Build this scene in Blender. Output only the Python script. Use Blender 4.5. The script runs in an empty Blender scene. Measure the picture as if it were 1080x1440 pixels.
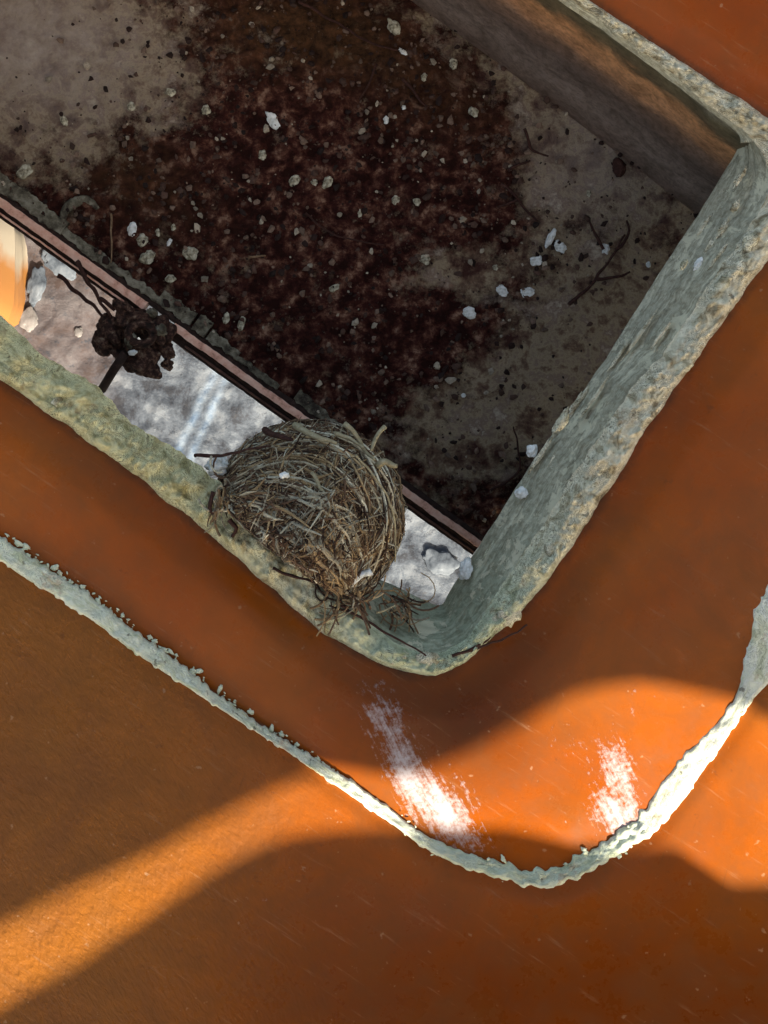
import bpy, bmesh, math, random
from mathutils import Vector, noise as N
random.seed(7)
R = math.radians
# ------------------------------------------------------------------ camera, sky, sun, exposure
H = 1.0            # camera height over the panel
S = 0.00045        # metres per photo pixel on the panel
sc = bpy.context.scene
cam = bpy.data.objects.new('camera', bpy.data.cameras.new('camera'))
sc.collection.objects.link(cam)
cam.location = (0, 0, H)
cam.rotation_euler = (0, 0, 0)
cam.data.sensor_fit = 'HORIZONTAL'
cam.data.sensor_width = 36
cam.data.lens = 36 * H / (1080 * S)
cam.data.clip_start = 0.02
cam.data.clip_end = 1000
sc.camera = cam
SUN = Vector((0.36, -0.73, 0.58)).normalized()     # towards the sun
w = bpy.data.worlds.new('World'); sc.world = w
w.use_nodes = True
nt = w.node_tree
sky = nt.nodes.new('ShaderNodeTexSky')
sky.sky_type = 'NISHITA'; sky.sun_disc = False
sky.sun_elevation = math.asin(SUN.z)
sky.sun_rotation = math.atan2(SUN.x, SUN.y)
sky.dust_density = 6.0
bg = nt.nodes['Background']; bg.inputs['Strength'].default_value = 0.108
nt.links.new(sky.outputs[0], bg.inputs[0])
sl = bpy.data.lights.new('sun', 'SUN'); sl.energy = 5.0; sl.angle = R(0.8); sl.color = (1, 0.97, 0.96)
so = bpy.data.objects.new('sun', sl); sc.collection.objects.link(so)
so.rotation_euler = SUN.to_track_quat('Z', 'Y').to_euler(); so.location = SUN * 5
sc.view_settings.view_transform = 'Standard'; sc.view_settings.look = 'None'
sc.view_settings.exposure = 1.42; sc.view_settings.gamma = 1
sc.view_settings.use_white_balance = True; sc.view_settings.white_balance_temperature = 7700; sc.view_settings.white_balance_tint = 0

# ------------------------------------------------------------------ helpers
C = sc.collection
def P(px, py, z=0.0):
    k = S * (H - z) / H
    return Vector(((px - 540) * k, -(py - 720) * k, z))
def fb(x, y, z=0, o=4):
    return N.fractal(Vector((x, y, z)), 0.9, 2.1, o)
def thing(name, label, cat, loc=(0, 0, 0), group=None):
    o = bpy.data.objects.new(name, None); C.objects.link(o)
    o.location = loc; o.empty_display_size = 0.02
    o['label'] = label; o['category'] = cat
    if group: o['group'] = group
    return o
def link(name, me, m, parent=None, smooth=True):
    o = bpy.data.objects.new(name, me); C.objects.link(o)
    if m: me.materials.append(m)
    if smooth: me.polygons.foreach_set('use_smooth', [True] * len(me.polygons))
    if parent:
        o.parent = parent
        p = parent
        off = Vector((0, 0, 0))
        while p: off += p.location; p = p.parent
        o.location = -off
    return o
def tag(o, label, cat, group=None, kind=None):
    o['label'] = label; o['category'] = cat
    if group: o['group'] = group
    if kind: o['kind'] = kind
    return o
class MB:
    def __init__(s): s.v = []; s.f = []; s.col = []; s.uv = []
    def mesh(s, name, attr=None, colattr=None):
        me = bpy.data.meshes.new(name); me.from_pydata(s.v, [], s.f)
        if attr:
            for an, vals in attr.items():
                a = me.attributes.new(an, 'FLOAT', 'POINT'); a.data.foreach_set('value', vals)
        if colattr:
            a = me.color_attributes.new('Col', 'FLOAT_COLOR', 'POINT')
            a.data.foreach_set('color', [c for q in colattr for c in (*q, 1.0)])
        me.update(); return me
def grid(nu, nv, fn, closed=False):
    m = MB()
    for i in range(nu):
        for j in range(nv): m.v.append(fn(i, j))
    n = nu if closed else nu - 1
    for i in range(n):
        a = i * nv; b = ((i + 1) % nu) * nv
        for j in range(nv - 1): m.f.append((a + j, b + j, b + j + 1, a + j + 1))
    return m
def catmull(pts, closed, step):
    out = []; n = len(pts)
    segs = n if closed else n - 1
    for i in range(segs):
        if closed: p = [pts[(i + k) % n] for k in (-1, 0, 1, 2)]
        else: p = [pts[max(0, min(n - 1, i + k))] for k in (-1, 0, 1, 2)]
        L = math.dist(p[1][:2], p[2][:2]); st = step(p[1], p[2]) if callable(step) else step
        k = max(1, int(L / st))
        for q in range(k):
            t = q / k
            out.append(tuple(0.5 * ((2 * b) + (-a + c) * t + (2 * a - 5 * b + 4 * c - d) * t * t + (-a + 3 * b - 3 * c + d) * t ** 3) for a, b, c, d in zip(*p)))
    if not closed: out.append(tuple(pts[-1]))
    return out
def tube(m, pts, rad, sides=4, col=None):
    base = len(m.v); n = len(pts)
    for i, p in enumerate(pts):
        d = (pts[min(i + 1, n - 1)] - pts[max(i - 1, 0)])
        if d.length < 1e-9: d = Vector((1, 0, 0))
        d.normalize()
        a = d.cross(Vector((0, 0, 1)))
        if a.length < 1e-3: a = d.cross(Vector((0, 1, 0)))
        a.normalize(); b = a.cross(d)
        r = rad(i / (n - 1)) if callable(rad) else rad
        for k in range(sides):
            an = 2 * math.pi * k / sides
            m.v.append(p + a * (math.cos(an) * r) + b * (math.sin(an) * r))
            if col is not None: m.col.append(col)
    for i in range(n - 1):
        for k in range(sides):
            k2 = (k + 1) % sides
            m.f.append((base + i * sides + k, base + i * sides + k2, base + (i + 1) * sides + k2, base + (i + 1) * sides + k))
    m.f.append(tuple(base + k for k in range(sides))[::-1])
    m.f.append(tuple(base + (n - 1) * sides + k for k in range(sides)))
def lump(m, c, rx, ry, rz, rot, sub=2, rough=0.25, col=None, seed=0.0, freq=1.6):
    bm = bmesh.new(); bmesh.ops.create_icosphere(bm, subdivisions=sub, radius=1)
    base = len(m.v); ca, sa = math.cos(rot), math.sin(rot)
    for v in bm.verts:
        q = v.co * (1 + rough * N.noise(v.co * freq + Vector((seed, seed * 1.7, 3))) * 1.6 + rough * .5 * N.noise(v.co * freq * 2.7 + Vector((seed, 9, seed))))
        x, y, z = q.x * rx, q.y * ry, q.z * rz
        m.v.append(c + Vector((x * ca - y * sa, x * sa + y * ca, z)))
        if col is not None: m.col.append(col)
    for f in bm.faces: m.f.append(tuple(base + v.index for v in f.verts))
    bm.free()

# ---- node materials
def mat(name):
    m = bpy.data.materials.new(name); m.use_nodes = True
    n = m.node_tree
    return m, n, n.nodes['Principled BSDF']
def nd(n, t, **kw):
    x = n.nodes.new(t)
    for k, v in kw.items():
        if k in x.inputs.keys(): x.inputs[k].default_value = v
        else: setattr(x, k, v)
    return x
def coords(n, scale=(1, 1, 1), rot=0):
    tc = nd(n, 'ShaderNodeTexCoord'); mp = nd(n, 'ShaderNodeMapping')
    mp.inputs['Scale'].default_value = scale
    if rot:
        m0 = nd(n, 'ShaderNodeMapping'); m0.inputs['Rotation'].default_value = (0, 0, rot)
        n.links.new(tc.outputs['Object'], m0.inputs[0]); n.links.new(m0.outputs[0], mp.inputs[0])
    else: n.links.new(tc.outputs['Object'], mp.inputs[0])
    return mp.outputs[0]
def tex(n, vec, scale, detail=6, rough=0.6, dist=0.0):
    t = nd(n, 'ShaderNodeTexNoise'); t.inputs['Scale'].default_value = scale
    t.inputs['Detail'].default_value = detail; t.inputs['Roughness'].default_value = rough; t.inputs['Distortion'].default_value = dist
    n.links.new(vec, t.inputs['Vector']); return t.outputs['Fac']
def con(n, f, k): return mth(n, 'ADD', mth(n, 'MULTIPLY', mth(n, 'SUBTRACT', f, 0.5), k), 0.5)
def vor(n, vec, scale, feature='F1'):
    t = nd(n, 'ShaderNodeTexVoronoi'); t.feature = feature; t.inputs['Scale'].default_value = scale
    n.links.new(vec, t.inputs['Vector']); return t.outputs['Distance']
def ramp(n, fac, stops):
    r = nd(n, 'ShaderNodeValToRGB'); e = r.color_ramp.elements
    while len(e) < len(stops): e.new(0.5)
    for q, (p, c) in zip(e, stops):
        q.position = p; q.color = (*c, 1) if len(c) == 3 else c
    n.links.new(fac, r.inputs[0]); return r.outputs[0]
def mix(n, fac, a, b, mode='MIX'):
    x = nd(n, 'ShaderNodeMix', data_type='RGBA', blend_type=mode)
    for s, v in ((x.inputs[0], fac), (x.inputs[6], a), (x.inputs[7], b)):
        if isinstance(v, (int, float)): s.default_value = v
        elif isinstance(v, tuple): s.default_value = (*v, 1)
        else: n.links.new(v, s)
    return x.outputs[2]
def mth(n, op, a, b=0.0, clamp=False):
    x = nd(n, 'ShaderNodeMath', operation=op, use_clamp=clamp)
    for s, v in ((x.inputs[0], a), (x.inputs[1], b)):
        if isinstance(v, (int, float)): s.default_value = v
        else: n.links.new(v, s)
    return x.outputs[0]
def att(n, name):
    a = nd(n, 'ShaderNodeAttribute', attribute_name=name); return a
def bump(n, bsdf, h, strength=0.3, dist=0.001, prev=None):
    b = nd(n, 'ShaderNodeBump'); b.inputs['Strength'].default_value = strength; b.inputs['Distance'].default_value = dist
    n.links.new(h, b.inputs['Height'])
    if prev is not None: n.links.new(prev, b.inputs['Normal'])
    n.links.new(b.outputs[0], bsdf.inputs['Normal']); return b.outputs[0]
def setp(b, **kw):
    for k, v in kw.items(): b.inputs[k.replace('_', ' ')].default_value = v
def sm(a, b, x):
    t = max(0, min(1, (x - a) / (b - a))); return t * t * (3 - 2 * t)
def blob(px, py, cx, cy, rx, ry, ang=0):
    dx, dy = px - cx, py - cy; a = R(ang); u = dx * math.cos(a) + dy * math.sin(a); v = -dx * math.sin(a) + dy * math.cos(a)
    return math.exp(-((u / rx) ** 2 + (v / ry) ** 2))

def orange_material(name, wrinkle):
    m, n, b = mat(name)
    v = coords(n)
    big = tex(n, v, 5, 3, 0.5)
    tone = ramp(n, big, [(0.3, (0.27, 0.046, 0.003)), (0.5, (0.33, 0.068, 0.005)), (0.72, (0.34, 0.092, 0.011))])
    # ochre ageing varies over the sheet
    oc = att(n, 'ochre')
    tone = mix(n, oc.outputs['Fac'], tone, (0.26, 0.084, 0.012))
    rd = att(n, 'deep')  # darker red tone, partly shade near the rim put into the colour
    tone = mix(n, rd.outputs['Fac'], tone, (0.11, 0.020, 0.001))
    grime = tex(n, v, 38, 8, 0.7)
    tone = mix(n, mth(n, 'MULTIPLY', ramp(n, grime, [(0.42, (0, 0, 0)), (0.75, (1, 1, 1))]), 0.35), tone, (0.10, 0.045, 0.015))
    dt = con(n, tex(n, v, 120, 7, 0.7), 1.6)
    tone = mix(n, mth(n, 'MULTIPLY', mth(n, 'MULTIPLY', att(n, 'dirt').outputs['Fac'], dt), 1.3, True), tone, (0.045, 0.022, 0.010))
    fl = ramp(n, tex(n, v, 70, 9, 0.75), [(0.635, (0, 0, 0)), (0.66, (1, 1, 1))])
    tone = mix(n, mth(n, 'MULTIPLY', fl, 0.45), tone, (0.13, 0.035, 0.010))
    # fine scratches and rubbed specks
    sv = coords(n, (7, 90, 30), R(34)); s1 = tex(n, sv, 4, 5, 0.7)
    scr = mth(n, 'MULTIPLY', ramp(n, s1, [(0.60, (0, 0, 0)), (0.74, (1, 1, 1))]), 0.30)
    tone = mix(n, scr, tone, (0.45, 0.25, 0.14))
    sv2 = coords(n, (110, 10, 30), R(20)); s2 = ramp(n, tex(n, sv2, 3, 5, 0.7), [(0.63, (0, 0, 0)), (0.72, (1, 1, 1))])
    tone = mix(n, mth(n, 'MULTIPLY', s2, 0.28), tone, (0.10, 0.03, 0.008))
    stn = ramp(n, tex(n, v, 13, 9, 0.72, 0.8), [(0.47, (0, 0, 0)), (0.66, (1, 1, 1))])
    tone = mix(n, mth(n, 'MULTIPLY', stn, 0.5), tone, (0.17, 0.055, 0.014))
    sp = ramp(n, tex(n, v, 190, 2, 0.5), [(0.71, (0, 0, 0)), (0.76, (1, 1, 1))])
    tone = mix(n, mth(n, 'MULTIPLY', sp, 0.35), tone, (0.5, 0.3, 0.18))
    # chalky white scale, its outline set by the attribute
    st = coords(n, (38, 330, 100), R(62))
    a = att(n, 'scale')
    z1 = tex(n, st, 1.0, 8, 0.7)
    z2 = tex(n, v, 260, 6, 0.7)
    z = con(n, mth(n, 'ADD', mth(n, 'MULTIPLY', z1, 0.5), mth(n, 'MULTIPLY', z2, 0.5)), 2.3)
    q = mth(n, 'SUBTRACT', mth(n, 'ADD', z, mth(n, 'MULTIPLY', a.outputs['Fac'], 0.72)), 0.82)
    q = mth(n, 'MULTIPLY', q, 2.4, True)
    tone = mix(n, mth(n, 'MULTIPLY', q, 0.74), tone, (0.58, 0.53, 0.56))
    n.links.new(tone, b.inputs['Base Color'])
    wv = coords(n, (1, 2.2, 1), R(60))
    h = tex(n, wv, 150 if wrinkle > .5 else 40, 4, 0.55, 0.2)
    p1 = bump(n, b, mth(n, 'MULTIPLY', h, att(n, 'ochre').outputs['Fac']) if wrinkle > .5 else h, wrinkle, 0.0020 if wrinkle > .5 else 0.0006)
    p2 = bump(n, b, tex(n, v, 420, 5, 0.7), 0.16, 0.0003, p1)
    bump(n, b, q, 0.5, 0.0008, p2)
    ro = mth(n, 'ADD', mth(n, 'MULTIPLY', con(n, grime, 1.8), 0.35), 0.14)
    n.links.new(ro, b.inputs['Roughness'])
    setp(b, Specular_IOR_Level=0.22)
    return m
def rim_material(name, tones, speck=(0.07, 0.055, 0.03), lines=0.88, chipc=None, fine=0.45):
    m, n, b = mat(name)
    v = coords(n)
    cx = nd(n, 'ShaderNodeCombineXYZ')
    n.links.new(mth(n, 'MULTIPLY', att(n, 'along').outputs['Fac'], 14.0), cx.inputs[0])
    n.links.new(mth(n, 'MULTIPLY', att(n, 'depth').outputs['Fac'], 1.6), cx.inputs[1])
    f = con(n, tex(n, cx.outputs[0], 2.6, 10, 0.66, 0.6), 1.7)
    # layers of crust that have come away in patches with firm edges
    st = nd(n, 'ShaderNodeMath', operation='SNAP'); n.links.new(f, st.inputs[0]); st.inputs[1].default_value = 0.095
    c = ramp(n, mth(n, 'ADD', mth(n, 'MULTIPLY', st.outputs[0], 0.8), mth(n, 'MULTIPLY', f, 0.2)), [(0.22, tones[0]), (0.38, tones[1]), (0.50, tones[2]), (0.62, tones[1]), (0.72, tones[2])])
    g = att(n, 'green')
    c = mix(n, mth(n, 'MULTIPLY', g.outputs['Fac'], 0.8), c, (0.46, 0.60, 0.40), 'MIX')
    yl = att(n, 'yellow'); c = mix(n, mth(n, 'MULTIPLY', yl.outputs['Fac'], 0.7), c, mix(n, con(n, f, 1.6), (0.30, 0.28, 0.12), (0.80, 0.78, 0.42)))
    pk = ramp(n, tex(n, v, 55, 6, 0.7), [(0.58, (0, 0, 0)), (0.66, (1, 1, 1))])
    c = mix(n, mth(n, 'MULTIPLY', pk, 0.5), c, chipc or (0.30, 0.20, 0.12))
    c2 = ramp(n, tex(n, v, 210, 6, 0.7), [(0.34, (0.55, 0.53, 0.48)), (0.5, (1, 1, 1))])
    c = mix(n, fine, c, c2, 'MULTIPLY')
    fr = mth(n, 'FRACT', mth(n, 'DIVIDE', f, 0.095))
    band = mth(n, 'ABSOLUTE', mth(n, 'SUBTRACT', fr, 0.5))
    edge = ramp(n, band, [(0.34, (0, 0, 0)), (0.42, (1, 1, 1))])
    keep = ramp(n, tex(n, v, 30, 3, 0.5), [(0.40, (0, 0, 0)), (0.50, (1, 1, 1))])
    edge = mth(n, 'MULTIPLY', edge, keep)
    c = mix(n, mth(n, 'MULTIPLY', edge, lines), c, speck)
    d = ramp(n, tex(n, v, 120, 4, 0.6), [(0.66, (0, 0, 0)), (0.70, (1, 1, 1))])
    c = mix(n, mth(n, 'MULTIPLY', d, 0.7), c, (0.09, 0.07, 0.045))
    n.links.new(c, b.inputs['Base Color'])
    setp(b, Roughness=0.8, Specular_IOR_Level=0.25)
    p = bump(n, b, st.outputs[0], 1.0, 0.02)
    bump(n, b, tex(n, v, 260, 6, 0.7), 0.45, 0.0010, p)
    return m
def wall_material():
    m, n, b = mat('wall_scale')
    v = coords(n)
    # streaks run along the wall: the loft stores its length in 'along' and its depth in 'deep'
    al, de = att(n, 'along'), att(n, 'depth')
    cx = nd(n, 'ShaderNodeCombineXYZ')
    n.links.new(mth(n, 'MULTIPLY', al.outputs['Fac'], 5.0), cx.inputs[0])
    n.links.new(mth(n, 'ADD', mth(n, 'MULTIPLY', de.outputs['Fac'], 3.2), mth(n, 'MULTIPLY', tex(n, v, 20, 3, .5), 1.2)), cx.inputs[1])
    s1 = con(n, tex(n, cx.outputs[0], 2.0, 9, 0.66, 0.3), 1.5)
    grey = ramp(n, s1, [(0.22, (0.20, 0.18, 0.13)), (0.40, (0.52, 0.49, 0.38)), (0.50, (0.36, 0.34, 0.26)), (0.60, (0.58, 0.55, 0.43)), (0.74, (0.78, 0.74, 0.58))])
    tp = att(n, 'top')
    depth = mth(n, 'ADD', de.outputs['Fac'], mth(n, 'MULTIPLY', mth(n, 'SUBTRACT', s1, .5), 0.16))
    tops = ramp(n, depth, [(0.0, (0.36, 0.33, 0.26)), (0.08, (0.18, 0.15, 0.09)), (0.18, (0.20, 0.14, 0.08)), (0.24, (0.70, 0.34, 0.16)),
                           (0.36, (0.72, 0.36, 0.19)), (0.45, (0.34, 0.20, 0.14)), (0.58, (0.22, 0.155, 0.13)), (0.80, (0.38, 0.29, 0.25)), (1.0, (0.25, 0.17, 0.14))])
    tops = mix(n, 0.8, tops, ramp(n, tex(n, cx.outputs[0], 4.0, 8, 0.7), [(0.35, (0.4, 0.38, 0.36)), (0.6, (1, 1, 1))]), 'MULTIPLY')
    c = mix(n, tp.outputs['Fac'], grey, tops)
    g = att(n, 'green')
    c = mix(n, mth(n, 'MULTIPLY', g.outputs['Fac'], 0.6), c, (0.20, 0.30, 0.20))
    c2 = ramp(n, tex(n, v, 240, 6, 0.7), [(0.38, (0.5, 0.47, 0.42)), (0.55, (1, 1, 1))])
    c = mix(n, 0.7, c, c2, 'MULTIPLY')
    pf = ramp(n, tex(n, v, 48, 9, 0.72, 0.4), [(0.555, (0, 0, 0)), (0.575, (1, 1, 1))])
    c = mix(n, mth(n, 'MULTIPLY', mth(n, 'MULTIPLY', pf, mth(n, 'SUBTRACT', 1.0, tp.outputs['Fac'])), 0.75), c, (0.70, 0.66, 0.50))
    n.links.new(c, b.inputs['Base Color'])
    setp(b, Roughness=0.6, Specular_IOR_Level=0.35)
    p = bump(n, b, mth(n, 'ADD', s1, mth(n, 'MULTIPLY', pf, 0.3)), 0.4, 0.0016); bump(n, b, tex(n, v, 350, 5, 0.7), 0.35, 0.0008, p)
    return m
def tray_material():
    m, n, b = mat('tray_dirt')
    v = coords(n)
    wv = nd(n, 'ShaderNodeVectorMath', operation='ADD')
    wn = nd(n, 'ShaderNodeTexNoise'); wn.inputs['Scale'].default_value = 40
    n.links.new(v, wn.inputs['Vector'])
    wm = nd(n, 'ShaderNodeVectorMath', operation='SCALE'); wm.inputs['Scale'].default_value = 0.010
    n.links.new(wn.outputs['Color'], wm.inputs[0]); n.links.new(v, wv.inputs[0]); n.links.new(wm.outputs[0], wv.inputs[1])
    d = wv.outputs[0]
    soil = ramp(n, tex(n, d, 80, 8, 0.66), [(0.42, (0.018, 0.004, 0.003)), (0.51, (0.050, 0.013, 0.010)), (0.58, (0.12, 0.050, 0.034)), (0.66, (0.30, 0.18, 0.13))])
    soil = mix(n, att(n, 'rust').outputs['Fac'], soil, ramp(n, tex(n, d, 120, 8, 0.7), [(0.35, (0.012, 0.006, 0.003)), (0.65, (0.11, 0.048, 0.022))]))
    slab = ramp(n, tex(n, d, 34, 10, 0.72), [(0.36, (0.06, 0.024, 0.020)), (0.45, (0.18, 0.115, 0.08)), (0.51, (0.34, 0.265, 0.18)), (0.57, (0.22, 0.15, 0.12)), (0.66, (0.50, 0.42, 0.33))])
    pale = ramp(n, tex(n, d, 90, 8, 0.6), [(0.3, (0.26, 0.20, 0.18)), (0.7, (0.50, 0.43, 0.40))])
    slab = mix(n, att(n, 'pale').outputs['Fac'], slab, pale)
    mk = att(n, 'soil').outputs['Fac']
    k = mth(n, 'ADD', mk, mth(n, 'MULTIPLY', mth(n, 'SUBTRACT', tex(n, v, 60, 10, 0.74), 0.5), 1.9))
    k = mth(n, 'MULTIPLY', mth(n, 'SUBTRACT', k, 0.36), 3.0, True)
    c = mix(n, k, slab, soil)
    wsp = ramp(n, tex(n, v, 330, 3, 0.5), [(0.69, (0, 0, 0)), (0.735, (1, 1, 1))])
    c = mix(n, mth(n, 'MULTIPLY', wsp, 0.5), c, (0.20, 0.16, 0.13))
    n.links.new(c, b.inputs['Base Color'])
    setp(b, Roughness=0.9, Specular_IOR_Level=0.15)
    p = bump(n, b, tex(n, d, 150, 8, 0.72), 0.8, 0.004); bump(n, b, k, 0.5, 0.002, p)
    return m
def plain(name, stops, scale=150, rough=0.8, bmp=0.4, spec=0.3, metallic=0.0):
    m, n, b = mat(name); v = coords(n)
    n.links.new(ramp(n, tex(n, v, scale, 7, 0.68), stops), b.inputs['Base Color'])
    setp(b, Roughness=rough, Specular_IOR_Level=spec, Metallic=metallic)
    bump(n, b, tex(n, v, scale * 1.7, 5, 0.7), bmp, 0.001)
    return m
def fibre_material(name='fibre'):
    m, n, b = mat(name); v = coords(n)
    a = nd(n, 'ShaderNodeVertexColor', layer_name='Col')
    c = mix(n, 0.7, a.outputs['Color'], ramp(n, tex(n, v, 500, 4, 0.7), [(0.35, (0.45, 0.42, 0.4)), (0.6, (1, 1, 1))]), 'MULTIPLY')
    n.links.new(c, b.inputs['Base Color']); setp(b, Roughness=0.75, Specular_IOR_Level=0.3)
    return m

M_PANEL = orange_material('orange_outer_sheet', 0.75)
M_FRAME = orange_material('orange_frame_sheet', 0.30)
M_RIM = rim_material('chalky_rim', ((0.30, 0.24, 0.15), (0.66, 0.59, 0.43), (0.86, 0.80, 0.64)))
M_SEAM = rim_material('chalky_seam', ((0.62, 0.62, 0.42), (0.84, 0.84, 0.66), (0.90, 0.89, 0.78)), lines=0.45, chipc=(0.55, 0.33, 0.20), fine=0.2)
M_WALL = wall_material()
M_TRAY = tray_material()

# ------------------------------------------------------------------ outlines, in photo pixels on their own depth
A = [(-340, 290), (-150, 428), (0, 535), (110, 610), (207, 682), (290, 748), (358, 806), (420, 862), (483, 908), (558, 942), (612, 948), (655, 930), (705, 886), (745, 846), (791, 786), (830, 728), (868, 672), (906, 610), (945, 552), (998, 478), (1040, 420), (1090, 352), (1150, 268), (1158, 236), (1138, 205), (1080, 164), (1052, 146), (980, 100), (905, 50), (830, 0), (640, -130), (154, -440), (60, -420), (0, -340), (-360, 180), (-372, 240)]
B = [(-300, 215), (-150, 330), (0, 443), (59, 498), (141, 547), (180, 590), (259, 640), (330, 695), (410, 760), (490, 845), (560, 905), (618, 918), (660, 893), (684, 855), (718, 805), (760, 742), (790, 695), (818, 650), (860, 588), (898, 535), (943, 482), (990, 412), (1040, 338), (1074, 285), (1084, 250), (1072, 215), (1046, 184), (1008, 157), (950, 108), (803, 0), (600, -130), (160, -395), (90, -385), (40, -330), (-300, 130), (-322, 180)]
Cc = [(-250, 260), (-130, 365), (-10, 470), (60, 530), (150, 590), (240, 650), (330, 705), (420, 765), (500, 800), (560, 826), (605, 848), (622, 850), (636, 826), (690, 742), (745, 656), (813, 560), (867, 480), (908, 414), (948, 352), (986, 294), (1016, 246), (1036, 212), (1041, 196), (1034, 184), (1002, 160), (944, 115), (797, 8), (600, -120), (160, -385), (95, -375), (45, -325), (-290, 130), (-312, 180)]
SM = [(-640, 300), (-600, 350), (-300, 560), (-120, 686), (0, 772), (60, 812), (120, 850), (185, 900), (250, 945), (300, 982), (350, 1016), (400, 1048), (450, 1080), (500, 1113), (550, 1148), (585, 1175), (620, 1195), (660, 1212), (700, 1222), (750, 1236), (800, 1226), (850, 1198), (900, 1166), (925, 1140), (960, 1092), (1000, 1045), (1035, 998), (1056, 960), (1072, 920), (1092, 876), (1150, 780), (1420, 380), (1450, 250), (1400, 140), (900, -260), (250, -720), (60, -780), (-80, -700), (-580, 60), (-655, 190)]
ctr = (420, 250)
def vis(a, b):
    mx, my = (a[0] + b[0]) / 2, (a[1] + b[1]) / 2
    return 2.4 if -60 < mx < 1140 and -60 < my < 1500 else 14
def radial(loop, closedstep=6):
    pts = catmull(loop, True, closedstep)
    ang = [(math.atan2(p[1] - ctr[1], p[0] - ctr[0]), math.dist(p, ctr)) for p in pts]
    ang.sort()
    import bisect
    ks = [a for a, _ in ang]
    def f(th):
        i = bisect.bisect(ks, th)
        a0, r0 = ang[i - 1]; a1, r1 = ang[i % len(ang)]
        d = (a1 - a0) % (2 * math.pi); t = ((th - a0) % (2 * math.pi)) / d if d > 1e-9 else 0
        return r0 + (r1 - r0) * min(1, t)
    return f
rA, rB, rC, rS = radial(A), radial(B), radial(Cc), radial(SM)
TH = []
last = None
for p in catmull(A, True, vis):
    TH.append(math.atan2(p[1] - ctr[1], p[0] - ctr[0]))
TH = sorted(set(round(t, 6) for t in TH))
def at(th, r): return ctr[0] + math.cos(th) * r, ctr[1] + math.sin(th) * r
ALONG = []; acc = 0; pv = None
for th in TH:
    q = at(th, rA(th))
    if pv: acc += math.dist(pv, q)
    ALONG.append(acc); pv = q
NT = len(TH)
def hz(px, py):      # gentle unevenness of the moulded sheet
    return 0.0022 * N.noise(Vector((px / 260, py / 260, 1.3))) + 0.0008 * N.noise(Vector((px / 80, py / 80, 4)))

# ------------------------------------------------------------------ the orange housing with its opening
house = thing('orange_housing', 'weathered orange moulded housing with a chalky rimmed rectangular opening, seen from above', 'housing', P(620, 1000, 0))
FJ = 46
att_s, att_o, att_d = [], [], []
def weights(px, py):
    s = 0.0
    s = max(s, 1.0 * blob(px, py, 622, 1140, 80, 36, 50), 0.9 * blob(px, py, 575, 1090, 85, 34, 66), 0.66 * blob(px, py, 545, 1020, 75, 36, 75))
    s = max(s, 1.0 * blob(px, py, 868, 1142, 44, 36, 40), 0.86 * blob(px, py, 870, 1090, 60, 26, 72), 0.28 * blob(px, py, 820, 1060, 60, 40, 30))
    s = max(s, 0.55 * blob(px, py, 890, 985, 34, 4, 94), 0.30 * blob(px, py, 262, 845, 30, 5, 80), 0.34 * blob(px, py, 655, 1110, 60, 16, 60))
    s = max(s, 0.35 * blob(px, py, 350, 1290, 130, 18, 100), 0.28 * blob(px, py, 600, 890, 40, 14, 10), 0.3 * blob(px, py, 84, 1036, 26, 8, -30), 0.34 * blob(px, py, 400, 1195, 60, 16, 40))
    o = sm(720, 60, px) * 1.0 * sm(650, 1000, py + 0.2 * (600 - px))
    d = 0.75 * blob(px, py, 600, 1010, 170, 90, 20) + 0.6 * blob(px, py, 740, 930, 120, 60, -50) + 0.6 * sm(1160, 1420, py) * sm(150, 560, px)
    d += 0.4 * blob(px, py, 180, 660, 380, 40, 36)  # strip along the left rim: its shade is painted into the sheet
    return s, min(1, max(0, o)), min(1, d)
dt_ = []
def frame_pt(i, j):
    th = TH[i]; t = j / (FJ - 1)
    r0 = rA(th) - 16; r1 = rS(th) + 1
    r = r0 + (r1 - r0) * t; px, py = at(th, r)
    d0 = (r - r0 - 16); d1 = r1 - r
    lf = 0.12 + 0.88 * sm(560, 380, px) if py > 500 else 1
    z = hz(px, py) - 0.006 * sm(0.35, 1.0, t) * lf - 0.007 * (1 - sm(2, 13, d1)) * lf - 0.007 * sm(70, 0, d0)
    z += 0.005 * math.sin(t * math.pi)
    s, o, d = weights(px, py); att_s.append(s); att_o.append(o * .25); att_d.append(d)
    cr = N.noise(Vector((ALONG[i] / 45, 3, 3)))
    dt_.append(min(1, 0.9 * sm(15 + 12 * cr, 0, d0) + 0.9 * sm(13 + 9 * cr, 2, d1)))
    return P(px, py, z)
m = grid(NT, FJ, frame_pt, True)
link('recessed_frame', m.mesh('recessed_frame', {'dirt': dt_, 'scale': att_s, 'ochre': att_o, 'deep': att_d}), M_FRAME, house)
att_s, att_o, att_d = [], [], []
OJ = 60
bx0, bx1, by0, by1 = -760, 1640, -820, 1640
def outer_r(th):
    c, s = math.cos(th), math.sin(th)
    t = 1e9
    if c > 1e-6: t = min(t, (bx1 - ctr[0]) / c)
    if c < -1e-6: t = min(t, (bx0 - ctr[0]) / c)
    if s > 1e-6: t = min(t, (by1 - ctr[1]) / s)
    if s < -1e-6: t = min(t, (by0 - ctr[1]) / s)
    return t
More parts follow.
